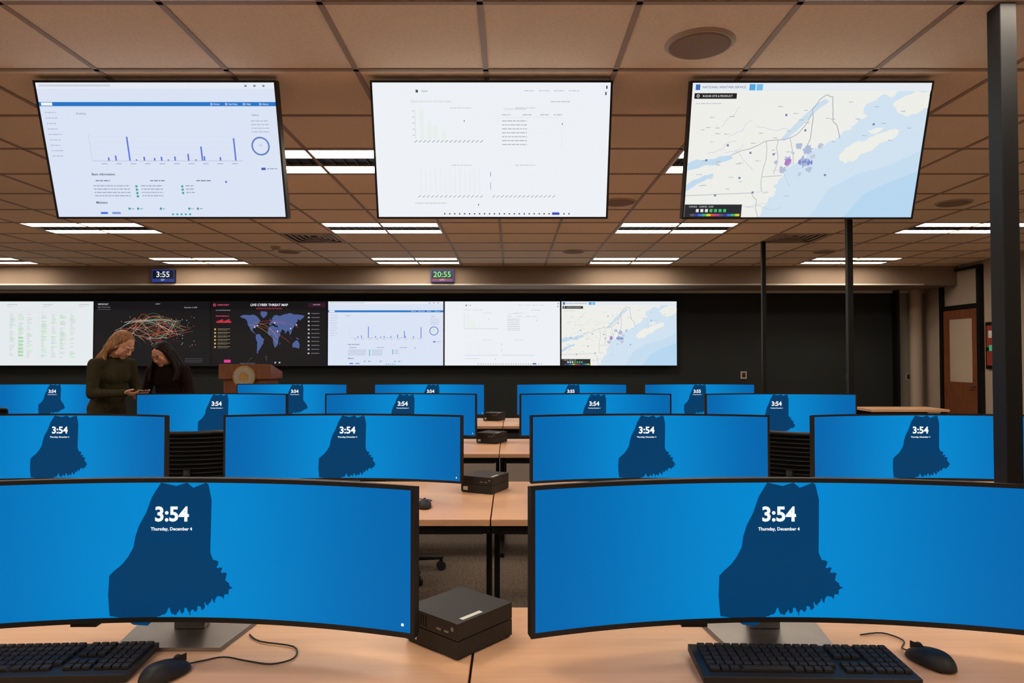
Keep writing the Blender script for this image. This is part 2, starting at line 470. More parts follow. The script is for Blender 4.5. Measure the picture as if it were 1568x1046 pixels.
def content_table(c):
    c.rect(0, 0, 160, 90, (232, 238, 240), 0)
    for u in (40, 90, 140): c.dashes(u, 4, u + 14, (150, 156, 158), .6); c.dashes(u, 7, u + 9, (180, 186, 188), .5)
    cols_ = ((44, .2), (56, .45), (68, .15), (88, .3), (102, .2), (114, .35), (128, .1))
    for u, p in cols_:
        for r in range(26):
            v = 18 + r * 2.4
            if random.random() < .75: c.rect(u, v, u + random.uniform(3, 7), v + .5, (176, 186, 182), 2)
            if random.random() < p: c.rect(u - .5, v - .7, u + 8, v + 1.5, (212, 236, 216), 1)
    c.line([(42, 15), (138, 15)], .2, (200, 206, 206)); c.line([(84, 15), (84, 84)], .2, (208, 214, 214))
    for r in range(6): c.rect(56, 50 + r * 5, 63, 52.2 + r * 5, (168, 216, 170), 1)

def content_threat(c):
    c.rect(0, 0, 160, 90, (15, 16, 21), 0)
    c.text(4, 4, 2.8, 'NETSCOUT', (210, 210, 215), bold=.06)
    c.text(4, 8, 1.9, 'Cyber Threat Horizon', (170, 170, 176))
    c.dashes(4, 11, 22, (120, 120, 130), .5)
    c.text(84, 3.5, 2.2, '# 00:51', (200, 200, 205)); c.text(124, 8.5, 2.4, 'December 4, 2025', (200, 200, 205))
    for k in range(3): c.dashes(126, 80 + k * 2.4, 150, (90, 90, 100), .6)
    cols = [(230, 100, 60), (220, 70, 70), (235, 170, 120), (220, 215, 200), (100, 170, 120), (180, 90, 70), (220, 190, 150)]
    for blob in range(130):
        a = random.uniform(0, 6.283); r = random.uniform(.2, 1) ** .5
        u, v = 82 + 46 * r * math.cos(a), 40 + 22 * r * math.sin(a)
        c.rect(u, v, u + random.uniform(.5, 4), v + random.uniform(.3, 1.2), (42, 48, 60), 1)
    for k in range(52):
        a = random.uniform(0, 6.283); b = a + random.uniform(.8, 3.0)
        p = (82 + random.uniform(24, 56) * math.cos(a), 39 + random.uniform(10, 20) * math.sin(a)); q = (82 + random.uniform(20, 48) * math.cos(b), 37 + 17 * math.sin(b))
        h = random.uniform(-6, 14)
        pts = []
        for i in range(11):
            t = i / 10
            pts.append((p[0] * (1 - t) + q[0] * t, p[1] * (1 - t) + q[1] * t - h * 4 * t * (1 - t) * .6))
        c.line(pts, random.choice((.2, .28, .4)), random.choice(cols), 2 + k % 4)
    for k in range(70):
        u, v = 26 + random.uniform(0, 114), 20 + random.uniform(0, 44)
        c.rect(u, v, u + .9, v + .9, random.choice(cols), 6)

CONT = [
 [(-165,65),(-150,70),(-120,70),(-95,72),(-80,68),(-65,60),(-56,52),(-66,45),(-75,38),(-81,30),(-83,27),(-90,30),(-97,26),(-97,20),(-88,16),(-83,9),(-78,8),(-85,10),(-95,15),(-105,20),(-112,30),(-124,40),(-125,50),(-135,58),(-150,60)],
 [(-55,82),(-20,80),(-22,70),(-42,60),(-53,68)],
 [(-78,8),(-62,10),(-50,0),(-35,-7),(-40,-22),(-50,-30),(-58,-38),(-66,-45),(-68,-54),(-74,-50),(-72,-30),(-70,-18),(-80,-5)],
 [(-17,15),(-10,30),(0,36),(10,37),(20,32),(33,31),(43,12),(51,11),(40,-5),(40,-15),(33,-28),(20,-35),(12,-18),(9,0),(5,5),(-8,5)],
 [(-9,37),(-9,43),(-1,44),(0,49),(8,54),(5,60),(15,69),(28,71),(45,67),(70,73),(100,77),(140,72),(178,68),(170,60),(160,58),(155,52),(142,58),(135,46),(128,38),(122,38),(121,30),(110,20),(106,10),(100,6),(98,16),(90,22),(80,12),(76,10),(72,20),(60,25),(55,18),(45,13),(40,22),(35,31),(36,36),(28,37),(22,38),(14,43),(5,43),(0,38)],
 [(114,-22),(130,-12),(142,-11),(152,-25),(150,-37),(138,-35),(125,-33),(115,-34)],
 [(-6,50),(1,51),(-2,58),(-6,57)], [(96,4),(104,-4),(112,-8),(108,-6),(100,0)], [(131,-1),(148,-6),(146,-9),(134,-5)], [(44,-24),(50,-16),(49,-24)], [(131,33),(141,38),(142,43),(138,36)]]
def content_world(c):
    rg = random.Random(3)
    c.rect(0, 0, 160, 90, (13, 14, 19), 0)
    c.text(80, 5, 4.6, 'LIVE CYBER THREAT MAP', (235, 235, 242), 3, 'CENTER', .1)
    c.text(80, 10, 2.4, '6,500,000 ATTACKS ON THIS DAY', (222, 60, 90), 3, 'CENTER')
    c.text(8, 5, 2.6, 'CYBER POINT', (230, 90, 120), 3, 'LEFT', .05); c.ring(4, 5, 1, 2, (240, 60, 100))
    c.rect(134, 2, 158, 8, (52, 16, 40)); c.text(146, 4.6, 2, 'DETECTED', (230, 200, 210), 3, 'CENTER')
    for poly in CONT:
        c.poly(jag([(38 + (x + 170) / 350 * 92, 50 - y * .44) for x, y in poly][::-1], .1, rg, 1, True), (74, 94, 148), 1)
    for (u, v) in ((60, 36), (64, 34), (88, 30), (110, 38), (118, 33), (92, 42)):
        c.ring(u, v, 0, .9, (235, 240, 255), 3, 10)
    for k in range(5):
        p = (random.uniform(50, 66), random.uniform(28, 40)); q = (random.uniform(84, 122), random.uniform(26, 60))
        pts = [(p[0] * (1 - t) + q[0] * t, p[1] * (1 - t) + q[1] * t - 24 * t * (1 - t)) for t in [i / 8 for i in range(9)]]
        c.line(pts, .22, [(220, 80, 90), (220, 190, 90), (200, 120, 180)][k % 3], 2)
    c.rect(6, 26, 28, 30, (60, 14, 22), 1)
    for i in range(9): c.rect(7 + i * 2.3, 28 - (i * 5 % 4), 9 + i * 2.3, 30, (206, 50, 70), 2)
    c.dashes(6, 12, 26, (160, 160, 170), .8); c.dashes(6, 20, 24, (210, 60, 90), 1.2)
    for i in range(6):
        c.rect(4, 38 + i * 5, 6.4, 40.4 + i * 5, (206, 166, 80), 2); c.dashes(9, 38.4 + i * 5, 26, (180, 160, 110), .6); c.dashes(9, 40.2 + i * 5, 22, (130, 124, 104), .5)
    for i in range(11):
        c.rect(134, 16 + i * 5.6, 136.4, 18 + i * 5.6, (190, 194, 204), 2); c.dashes(139, 16.6 + i * 5.6, 150, (160, 160, 170), .6)
    c.rect(18, 82, 27, 86, (226, 60, 150)); c.text(40, 87, 1.8, 'Change in number of attacks', (150, 150, 160)); c.rect(88, 85, 90, 87, (200, 200, 210)); c.rect(94, 85, 96, 87, (200, 200, 210))

# ------------------------------------------------------------------ room shell
CAMZ = 1.42; CZ = 2.77; T = 0.61
X0 = -9.27; X1 = 6.62; YB = -4.14; YS = 10.1; YW = 10.95
gx = [-0.123 + T * i for i in range(-15, 12)] + [X1]
gy = [3.18 + T * i for i in range(-12, 12)] + [YS]
fix = []
for x in (-8.053, -5.003, -1.953, 1.097, 4.147):
    for y in (-2.92, -0.48, 1.96, 4.40, 6.84, 9.28):
        fix.append((x, y))
vents = [(-2.563, 7.45), (2.927, 7.45)]
def covered(cx, cy):
    for x, y in fix:
        if x < cx < x + 2 * T and y < cy < y + T: return True
    for x, y in vents:
        if x < cx < x + T and y < cy < y + T: return True
    return False
mb = MB()
for i in range(len(gx) - 1):
    for j in range(len(gy) - 1):
        a, b_, c_, d_ = gx[i], gx[i + 1], gy[j], gy[j + 1]
        if b_ - a < .01 or d_ - c_ < .01 or covered((a + b_) / 2, (c_ + d_) / 2): continue
        mb.add([(a, c_, CZ), (a, d_, CZ), (b_, d_, CZ), (b_, c_, CZ)], [(0, 1, 2, 3)], M_TILE)
mb.b(X0, X1, YB, YW, CZ + .08, CZ + .12, M_TILE)
mb.obj('ceiling')
mb = MB()
for x in gx[1:-1]: mb.b(x - .012, x + .012, YB, YS, CZ - .005, CZ + .004, M_GRID)
for y in gy[1:-1]: mb.b(X0, X1, y - .012, y + .012, CZ - .005, CZ + .004, M_GRID)
mb.obj('trim_ceiling_grid')

def wallbox(name, x0, x1, y0, y1, z0, z1, mat):
    m = MB(); m.b(x0, x1, y0, y1, z0, z1, mat); return m.obj(name)
wallbox('floor', X0 - .1, X1 + .1, YB - .1, YW + .1, -.1, 0, M_CARPET)
m = MB(); m.b(X0 - .1, 6.1, YW, YW + .1, 0, CZ, M_WDARK); m.b(6.1, X1 + .1, YW, YW + .1, 0, CZ, M_WGREY); m.obj('wall_back')
wallbox('wall_front', X0 - .1, X1 + .1, YB - .1, YB, 0, CZ + .1, M_WBEIGE)
wallbox('wall_left', X0 - .1, X0, YB, YW, 0, CZ + .1, M_WBEIGE)
wallbox('wall_right', X1, X1 + .1, YB, YW, 0, CZ + .1, M_WBEIGE)
wallbox('soffit', X0, X1, YS, YW, 2.48, CZ + .05, M_SOFFIT)
wallbox('baseboard_back', X0, 6.1, YW - .015, YW, 0, .1, M_BLACKM)
wallbox('baseboard_right', X1 - .015, X1, YB, 9.5, 0, .1, M_BLACKM)
wallbox('baseboard_left', X0, X0 + .015, YB, YW, 0, .1, M_BLACKM)
m = MB(); m.b(X0, 6.1, YS - .012, YS, 2.48, 2.50, M_WHITE); m.b(X0, X1, YW - .03, YW, 2.44, 2.48, M_WHITE); m.obj('trim_soffit')
m = MB(); m.cyl((6.42, 10.85, 0), (6.42, 10.85, 2.48), .09, .09, M_WBEIGE, 24); m.b(6.1, 6.14, 10.8, 10.95, 0, 2.48, M_BLACKM); m.obj('round_column')
m = MB()
m.b(X1 - .07, X1, 10.40, 10.46, 0, 2.72, M_BLACKM); m.b(X1 - .07, X1, 9.56, 9.62, 0, 2.72, M_BLACKM)
m.b(X1 - .06, X1, 9.62, 10.40, 2.12, 2.18, M_BLACKM)
m.b(X1 - .06, X1, 9.62, 10.40, 2.68, 2.72, M_BLACKM)
m.b(X1 - .02, X1, 9.62, 10.40, 2.18, 2.68, M_WBEIGE)
m.obj('trim_door_frame')
XD = X1 - .003
m = MB()
m.b(XD - .045, XD, 9.63, 9.75, .01, 2.11, M_WOOD); m.b(XD - .045, XD, 10.27, 10.39, .01, 2.11, M_WOOD)
m.b(XD - .045, XD, 9.75, 10.27, 1.98, 2.11, M_WOOD); m.b(XD - .045, XD, 9.75, 10.27, .01, 1.05, M_WOOD)
m.b(XD - .03, XD - .01, 9.75, 10.27, 1.05, 1.98, M_GLASS)
m.cyl((XD - .1, 9.69, 1.0), (XD - .1, 9.80, 1.0), .01, .01, M_SILVER, 12); m.cyl((XD - .1, 9.69, 1.0), (XD - .03, 9.69, 1.0), .012, .012, M_SILVER, 12)
m.obj('door_1')
m = MB()
m.b(X1 - .03, X1, 9.2, 9.5, 1.25, 1.9, M_BLACKM)
m.b(X1 - .035, X1 - .03, 9.23, 9.47, 1.3, 1.5, M_RED); m.b(X1 - .035, X1 - .03, 9.23, 9.47, 1.55, 1.85, M_RED)
m.b(X1 - .038, X1 - .035, 9.3, 9.42, 1.5, 1.58, emis('green_sign', (40, 170, 110), .8))
m.b(X1 - .038, X1 - .035, 9.27, 9.43, 1.68, 1.78, M_LABEL)
m.obj('notice_board')

# light fixtures
mb = MB()
w, d = 2 * T, T
mb.b(0.012, w - .012, .012, d - .012, .034, .04, M_WHITE)
mb.b(0.012, w - .012, .012, .03, -.004, .034, M_WHITE); mb.b(.012, w - .012, d - .03, d - .012, -.004, .034, M_WHITE)
mb.b(.012, .03, .03, d - .03, -.004, .034, M_WHITE); mb.b(w - .03, w - .012, .03, d - .03, -.004, .034, M_WHITE)
mb.b(.04, w - .04, .05, .20, .012, .03, M_LAMP); mb.b(.04, w - .04, d - .20, d - .05, .012, .03, M_LAMP)
mb.b(.03, w - .03, .215, .395, .010, .03, M_LOUV)
for i in range(14): mb.b(.07 + i * .08, .076 + i * .08, .22, .39, -.002, .010, M_LOUV)
mb.b(.03, w - .03, .205, .215, -.004, .02, M_VENT); mb.b(.03, w - .03, d - .215, d - .205, -.004, .02, M_VENT)
fm = mb.mesh('ceiling_light_fixture')
for x, y in fix: place(fm, 'ceiling_light_fixture', (x, y, CZ))
# vents
mb = MB()
mb.b(.012, T - .012, .012, T - .012, .04, .05, M_BLACKM)
for k in range(5):
    a = .012 + k * .055; zz = .0 + k * .006
    for (x0, x1, y0, y1) in ((a, T - a, a, a + .03), (a, T - a, T - a - .03, T - a), (a, a + .03, a, T - a), (T - a - .03, T - a, a, T - a)):
        mb.b(x0, x1, y0, y1, zz, zz + .006, M_VENT)
vm = mb.mesh('air_vent')
for x, y in vents: place(vm, 'air_vent', (x, y, CZ - .004))
# speakers
mb = MB()
mb.cyl((0, 0, -.012), (0, 0, 0), .135, .15, M_VENT, 40); mb.cyl((0, 0, -.016), (0, 0, -.012), .12, .13, M_SPK, 40)
sm = mb.mesh('ceiling_speaker')
for x, y in ((.81, 2.915), (.93, 5.92), (3.87, 5.95), (.79, 8.72), (-2.86, 8.72), (4.0, 8.72)): place(sm, 'ceiling_speaker', (x, y, CZ))
mb = MB(); mb.cyl((0, 0, -.045), (0, 0, 0), .045, .06, M_VENT, 24); mb.cyl((0, 0, -.055), (0, 0, -.045), .02, .03, M_WHITE, 16)
place(mb.mesh('smoke_detector'), 'smoke_detector', (-2.9, 8.35, CZ))

# ------------------------------------------------------------------ hanging televisions
def make_tv(name, w, h, content, loc, tilt, mount):
    mb = MB()
    bz = .010
    mb.b(-w / 2, w / 2, 0, .045, -h / 2, h / 2, M_BLACK)
    mb.b(-w / 2, w / 2, -.004, 0, h / 2 - bz, h / 2, M_BLACK); mb.b(-w / 2, w / 2, -.004, 0, -h / 2, -h / 2 + bz, M_BLACK)
    mb.b(-w / 2, -w / 2 + bz, -.004, 0, -h / 2 + bz, h / 2 - bz, M_BLACK); mb.b(w / 2 - bz, w / 2, -.004, 0, -h / 2 + bz, h / 2 - bz, M_BLACK)
    mb.b(-w * .3, w * .3, .045, .07, -h * .3, h * .3, M_DARKPL)
    content(Canvas(mb, w - 2 * bz, h - 2 * bz, -.001))
    if mount:
        R = Matrix.Rotation(-tilt, 3, 'X')
        p = Vector((0, .085, .0))
        mb.box(p, (.3, .03, .25), M_BLACKM)
        zup = CZ - loc[2]
        top = R @ Vector((0, .13 + .0, zup)); q = R @ Vector((0, .13, .02))
        mb.cyl(q, top, .022, .022, M_BLACKM, 16); mb.cyl(top - (R @ Vector((0, 0, .012))), top, .07, .07, M_BLACKM, 24)
        mb.capsule(p, q, .018, .018, M_BLACKM)
    return mb.obj(name, loc, (tilt, 0, 0))
th = math.radians(17)
make_tv('ceiling_television', 1.167, .657, content_dash, (-1.717, 3.345, 2.432), th, True)
make_tv('ceiling_television', 1.167, .657, content_pale, (-.099, 3.345, 2.432), th, True)
make_tv('ceiling_television', 1.167, .657, content_map, (1.442, 3.345, 2.430), th, True)
for k, fn in enumerate((content_map, content_pale, content_dash, content_world, content_threat, content_table)):
    xc = 2.625 - 1.852 * (k + .5)
    make_tv('video_wall_display', 1.848, 1.035, fn, (xc, 10.83, 1.79), 0, False)
wallbox('video_wall_bracket', -8.4, 2.6, 10.905, 10.95, 1.35, 2.2, M_BLACKM)

# clocks
def clock(x, big, small, colr):
    mb = MB()
    mb.b(-.17, .17, -.05, 0, -.095, .095, M_BLACK)
    c = Canvas(mb, .33, .18, -.051)
    c.rect(0, 0, 160, 90, (40, 70, 200), 0); c.rect(4, 4, 156, 86, (8, 10, 22), 1)
    c.text(80, 36, 58, big, colr, 3, 'CENTER', .8)
    c.rect(6, 66, 154, 84, (40, 60, 120) if small == 'EST' else (150, 70, 80), 2)
    c.text(80, 75, 17, small, (235, 240, 255), 4, 'CENTER')
    mb.obj('digital_wall_clock', (x, YS, CAMZ + 124 / 1045 * 10.05))
clock((248.5 - 784) * 10.05 / 1045, '3:55', 'EST', (220, 235, 255))
clock((677 - 784) * 10.05 / 1045, '20:55', 'UTC', (120, 230, 150))

for x, z in (((1138 - 784) * YW / 1045, CAMZ - 28 / 1045 * YW), ((1300 - 784) * YW / 1045, CAMZ - 31 / 1045 * YW), (6.35, 1.1)):
    m = MB(); m.b(-.05, .05, -.012, 0, -.06, .06, M_WBEIGE); m.b(-.025, .025, -.018, -.012, -.035, .035, M_DARKPL)
    m.obj('wall_outlet', (x, YW, z))

# ------------------------------------------------------------------ monitors
R = 1.8
def bend(s_, y, z):
    return ((R + y) * math.sin(s_ / R), -R + (R + y) * math.cos(s_ / R), z)
_rs = random.Random(11)
W_SIDE = [(-.026, 0), (-.04, .022), (-.047, .034), (-.06, .07), (-.076, .10), (-.084, .125), (-.088, .15), (-.10, .172), (-.114, .19), (-.13, .203), (-.142, .215)]
COAST = [(-.140, .308), (-.03, .310), (-.012, .304), (-.004, .290), (.002, .306), (.012, .308), (.020, .294), (.026, .304), (.034, .290), (.040, .298), (.046, .309), (.052, .294), (.060, .300), (.064, .286), (.074, .296), (.080, .276), (.088, .286), (.096, .268),
         (.104, .280), (.112, .262), (.124, .270), (.128, .258), (.140, .262), (.136, .248), (.147, .244), (.138, .232), (.128, .226), (.133, .212), (.118, .208), (.121, .196), (.108, .198), (.113, .184), (.098, .178), (.092, .16)]
STATE = W_SIDE + jag([(-.142, .215), (-.144, .26), (-.140, .308)], .03, _rs, 1)[1:-1] + jag(COAST, .22, _rs, 2) + [(.094, .04), (.086, .004), (.08, 0), (.05, .012), (.035, .0), (.01, .008)]
def monitor_mesh(timestr):
    mb = MB()
    hw = .594; z0, z1 = .061, .395
    N = 36
    S = [-hw + 2 * hw * i / N for i in range(N + 1)]
    def strip(sa, sb, za, zb, y, mat, n=N, flip=False):
        SS = [sa + (sb - sa) * i / n for i in range(n + 1)]
        vs = []; fs = []
        for s_ in SS: vs += [bend(s_, y, za), bend(s_, y, zb)]
        for i in range(n):
            f = (2 * i, 2 * i + 2, 2 * i + 3, 2 * i + 1)
            fs.append(tuple(reversed(f)) if flip else f)
        mb.add(vs, fs, mat, smooth=True)
    vs = []; fs = []
    for s_ in S:
        e = min(1, (hw - abs(s_)) / .25)
        yb = .018 + .02 * e
        vs += [bend(s_, -.004, z0), bend(s_, -.004, z1), bend(s_, yb, z1 - .004), bend(s_, yb, z0 + .004)]
    for i in range(N):
        a = 4 * i; b = a + 4
        fs += [(a + 1, b + 1, b + 2, a + 2), (a + 2, b + 2, b + 3, a + 3), (a + 3, b + 3, b, a)]
    fs += [(0, 1, 2, 3), (4 * N + 3, 4 * N + 2, 4 * N + 1, 4 * N)]
    mb.add(vs, fs, M_BLACK)
    b_ = .010
    strip(-hw, hw, z1 - b_, z1, -.004, M_BLACK); strip(-hw, hw, z0, z0 + .012, -.004, M_BLACK)
    strip(-hw, -hw + b_, z0 + .012, z1 - b_, -.004, M_BLACK, 2); strip(hw - b_, hw, z0 + .012, z1 - b_, -.004, M_BLACK, 2)
    strip(-hw + b_ - .001, hw - b_ + .001, z0 + .011, z1 - b_ + .001, -.002, M_BLUE, 12)
    top = z1 - b_
    bm = bmesh.new()
    bm.faces.new([bm.verts.new((x, 0, top - z)) for x, z in STATE])
    for i in range(-8, 9):
        g = bm.verts[:] + bm.edges[:] + bm.faces[:]
        bmesh.ops.bisect_plane(bm, geom=g, plane_co=(i * .018, 0, 0), plane_no=(1, 0, 0))
    bmesh.ops.triangulate(bm, faces=bm.faces[:])
    bm.verts.index_update()
    vv = [bend(v.co.x, -.0036, v.co.z) for v in bm.verts]
    ff = [tuple(v.index for v in fc.verts) for fc in bm.faces]
    bm.free()
    mb.add(vv, ff, M_STATE)
    vs2, fs2 = text_geo(timestr, .047, 'CENTER', .0014)
    mb.add([bend(x, -.0044, top - .075 + y) for x, y in vs2], fs2, M_WTXT)
    vs2, fs2 = text_geo('Thursday, December 4', .0104, 'CENTER', .0003)
    mb.add([bend(x, -.0044, top - .108 + y) for x, y in vs2], fs2, M_WTXT)
    mb.add([bend(.565 + x, -.0040, z0 + .028 + y) for x, y in ((-.003, -.003), (.003, -.003), (.003, .003), (-.003, .003))], [(0, 1, 2, 3)], M_WTXT)
    mb.box((-.2, -.0, z0 - .004), (.06, .02, .01), M_BLACK)
    mb.box((0, .055, .23), (.5, .05, .2), M_DARKPL)
    mb.box((0, .105, .16), (.075, .03, .30), M_SILVER)
    mb.box((0, .085, .24), (.12, .05, .12), M_DARKPL)
    bv = [(-.125, -.02), (.125, -.02), (.155, .19), (-.155, .19)]
    vs = [(x, y, 0) for x, y in bv] + [(x * .98, y, .009) for x, y in bv]
    mb.add(vs, [(3, 2, 1, 0), (4, 5, 6, 7), (0, 1, 5, 4), (1, 2, 6, 5), (2, 3, 7, 6), (3, 0, 4, 7)], M_SILVER)
    return mb.mesh('curved_monitor')
MON54 = monitor_mesh('3:54'); MON55 = monitor_mesh('3:55')
DZ = .74
mons = [(-.796, 1.61, 0), (.624, 1.61, 0), (-2.30, 1.61, 0), (2.10, 1.61, 0),
        (-.826, 3.44, 0), (.675, 3.44, 0), (-2.27, 3.44, 0), (2.05, 3.44, 0),
        (-.858, 5.37, 0), (.645, 5.37, 0), (-2.318, 5.37, 0), (2.076, 5.37, 0),
        (-.868, 7.29, 0), (.628, 7.29, 1), (-2.316, 7.29, 0), (1.974, 7.29, 1), (-4.9, 7.29, 0)]
for x, y, k in mons: place(MON55 if k else MON54, 'curved_monitor', (x, y, DZ + .0005))

# ------------------------------------------------------------------ desks
def desk_mesh():
    mb = MB()
    W = 1.494; D = .87; h = DZ
    mb.b(-W / 2, W / 2, 0, D, h - .004, h, M_DESK)
    mb.b(-W / 2, W / 2, 0.0, D, h - .028, h - .004, M_DESKEDGE)
    mb.b(-W / 2 + .03, W / 2 - .03, .05, .09, h - .075, h - .028, M_BLACKM)
    mb.b(-W / 2 + .03, W / 2 - .03, D - .12, D - .08, h - .075, h - .028, M_BLACKM)
    for sx in (-1, 1):
        x = sx * (W / 2 - .016)
        mb.b(x - .013, x + .013, .04, D - .06, h - .07, h - .028, M_BLACKM)
        mb.b(x - .013, x + .013, D * .5 - .035, D * .5 + .035, .03, h - .07, M_BLACKM)
        mb.b(x - .015, x + .015, .06, D - .06, 0, .03, M_BLACKM)
    mb.b(-W / 2 + .2, W / 2 - .2, D - .28, D - .14, h - .12, h - .11, M_BLACKM)
    return mb.mesh('office_desk')
DESK = desk_mesh()
rows = {1.0: (-.84, .66, -2.34, 2.16), 2.87: (-.84, .66, -2.34, 2.16), 4.80: (-.84, .66, -2.34, 2.16), 6.72: (-.84, .66, -2.34, 2.16, -4.9)}
for y, xs in rows.items():
    for x in xs: place(DESK, 'office_desk', (x, y, 0), bevel=.002)
m = MB(); m.b(-.5, .5, 0, .5, .715, .745, M_DESK)
for sx in (-.46, .46):
    for yy in (.04, .46): m.b(sx - .02, sx + .02, yy - .02, yy + .02, 0, .715, M_BLACKM)
m.b(-.46, .46, .44, .46, .3, .7, M_BLACKM)
m.obj('side_table', (5.1, 8.75, 0))

# ------------------------------------------------------------------ poles
def pole(x, y, w, d):
    m = MB(); m.b(-w / 2, w / 2, -d / 2, d / 2, 0.008, CZ - .006, M_BLACKM)
    m.b(-w * .9, w * .9, -d * .9, d * .9, 0, .008, M_BLACKM)
    m.obj('support_pole', (x, y, 0), bevel=.003)
pole(1.884, 2.60, .062, .075)
pole(3.07, 6.2, .05, .05)
pole(2.935, 7.95, .045, .045)

# ------------------------------------------------------------------ mini PCs
def minipc():
    mb = MB()
    mb.b(-.088, .088, -.092, .092, .004, .042, M_DARKPL); mb.b(-.088, .088, -.092, .092, .044, .082, M_DARKPL)
    mb.b(-.084, .084, -.088, .088, .0, .08, M_BLACK)
    for k in range(7): mb.b(-.07 + k * .008, -.066 + k * .008, -.0935, -.092, .05, .076, M_BLACK)
    mb.b(.02, .035, -.0935, -.092, .055, .06, M_SILVER); mb.b(.045, .06, -.0935, -.092, .055, .06, M_SILVER)
    mb.b(-.075, -.05, -.0935, -.092, .012, .03, M_LABEL)
    mb.cyl((.072, -.0935, .067), (.072, -.092, .067), .005, .005, M_SILVER, 12)
    mb.b(.066, .078, -.065, .0, .082, .0825, M_LABEL)
    for k in range(3): mb.b(-.0895, -.088, -.07 + k * .04, -.05 + k * .04, .014, .03, M_LABEL if k == 0 else M_BLACK)
    return mb.mesh('mini_computer')
PC = minipc()
for x, y, a in ((-.127, 1.665, -.72), (-.137, 3.50, -.45), (-.16, 5.45, -.5), (-.19, 7.35, -.4)):
    place(PC, 'mini_computer', (x, y, DZ + .0005), (0, 0, a), bevel=.003)

# ------------------------------------------------------------------ keyboard & mice
def keyboard():
    mb = MB()
    Rm = Matrix.Rotation(.035, 3, 'X')
    mb.box((0, 0, .009), (.445, .150, .016), M_BLACK, Rm)
    def key(x, y, w):
        mb.box(Rm @ Vector((x, y, .0205)), (w, .0165, .007), M_KEY, Rm, .88)
    for r in range(6):
        y = .060 - r * .0205
        if r == 5:
            x = -.205
            for w in (.024, .019, .022, .112, .022, .019, .019, .022):
                key(x + w / 2, y, w - .002); x += w
        else:
            for i in range(14): key(-.205 + i * .0195 + .009, y, .0178)
        for i in range(3):
            if r not in (3,): key(.088 + i * .0195, y, .0175)
        for i in range(4): key(.152 + i * .0185, y, .0168)
    return mb.mesh('keyboard')
KB = keyboard()
def put_kb(x, y, a): place(KB, 'keyboard', (x, y, DZ + .0045), (0, 0, a), bevel=.001)
put_kb(.622, 1.495, -.03); put_kb(-1.03, 1.50, .05)
def mouse(x, y, a, cable):
    mb = MB()
    vs = []; fs = []
    rings = 9; seg = 24
    for i in range(rings + 1):
        t = i / rings * math.pi / 2
        rr = math.cos(t); zz = math.sin(t)
        for k in range(seg):
            p = 2 * math.pi * k / seg
            cx = math.copysign(abs(math.cos(p)) ** .8, math.cos(p)) * .031 * rr ** .7
            cy = math.copysign(abs(math.sin(p)) ** .8, math.sin(p)) * .056 * rr ** .8
            vs.append((cx, cy, .004 + zz * .034 * (1 - .25 * (cy / .056 + .3))))
    for i in range(rings):
        for k in range(seg):
            k2 = (k + 1) % seg
            fs.append((i * seg + k, i * seg + k2, (i + 1) * seg + k2, (i + 1) * seg + k))
    fs.append(tuple(reversed(range(seg))))
    mb.add(vs, fs, M_DARKPL, smooth=True)
    mb.b(-.02, .02, -.04, .04, 0, .005, M_BLACK)
    mb.cyl((-.004, .03, .026), (.004, .03, .026), .011, .011, M_BLACK, 16)
    mb.b(-.0008, .0008, .012, .05, .018, .0335, M_BLACK)
    if cable: mb.tube([(0, .05, .010)] + [(px, py, .003) for px, py in cable], .0018, M_BLACK)
    mb.obj('computer_mouse', (x, y, DZ + .0005), (0, 0, a))
mouse(.925, 1.525, .35, [(.01, .08), (.05, .11), (.04, .16), (-.02, .17)])
mouse(-.735, 1.462, -.5, None)
mouse(-.395, 3.10, .1, [(0, .08), (.03, .13), (-.02, .17), (-.06, .18)])
mouse(1.12, 3.16, .1, [(0, .08), (.03, .13), (-.02, .17), (-.06, .18)])
zc = DZ + .0035
m = MB(); m.tube([(-.7075, 1.513, zc + .004), (-.69, 1.535, zc), (-.65, 1.555, zc), (-.59, 1.535, zc), (-.53, 1.52, zc), (-.49, 1.55, zc), (-.51, 1.61, zc), (-.60, 1.64, zc), (-.64, 1.68, zc)], .0019, M_BLACK)
m.obj('mouse_cable')

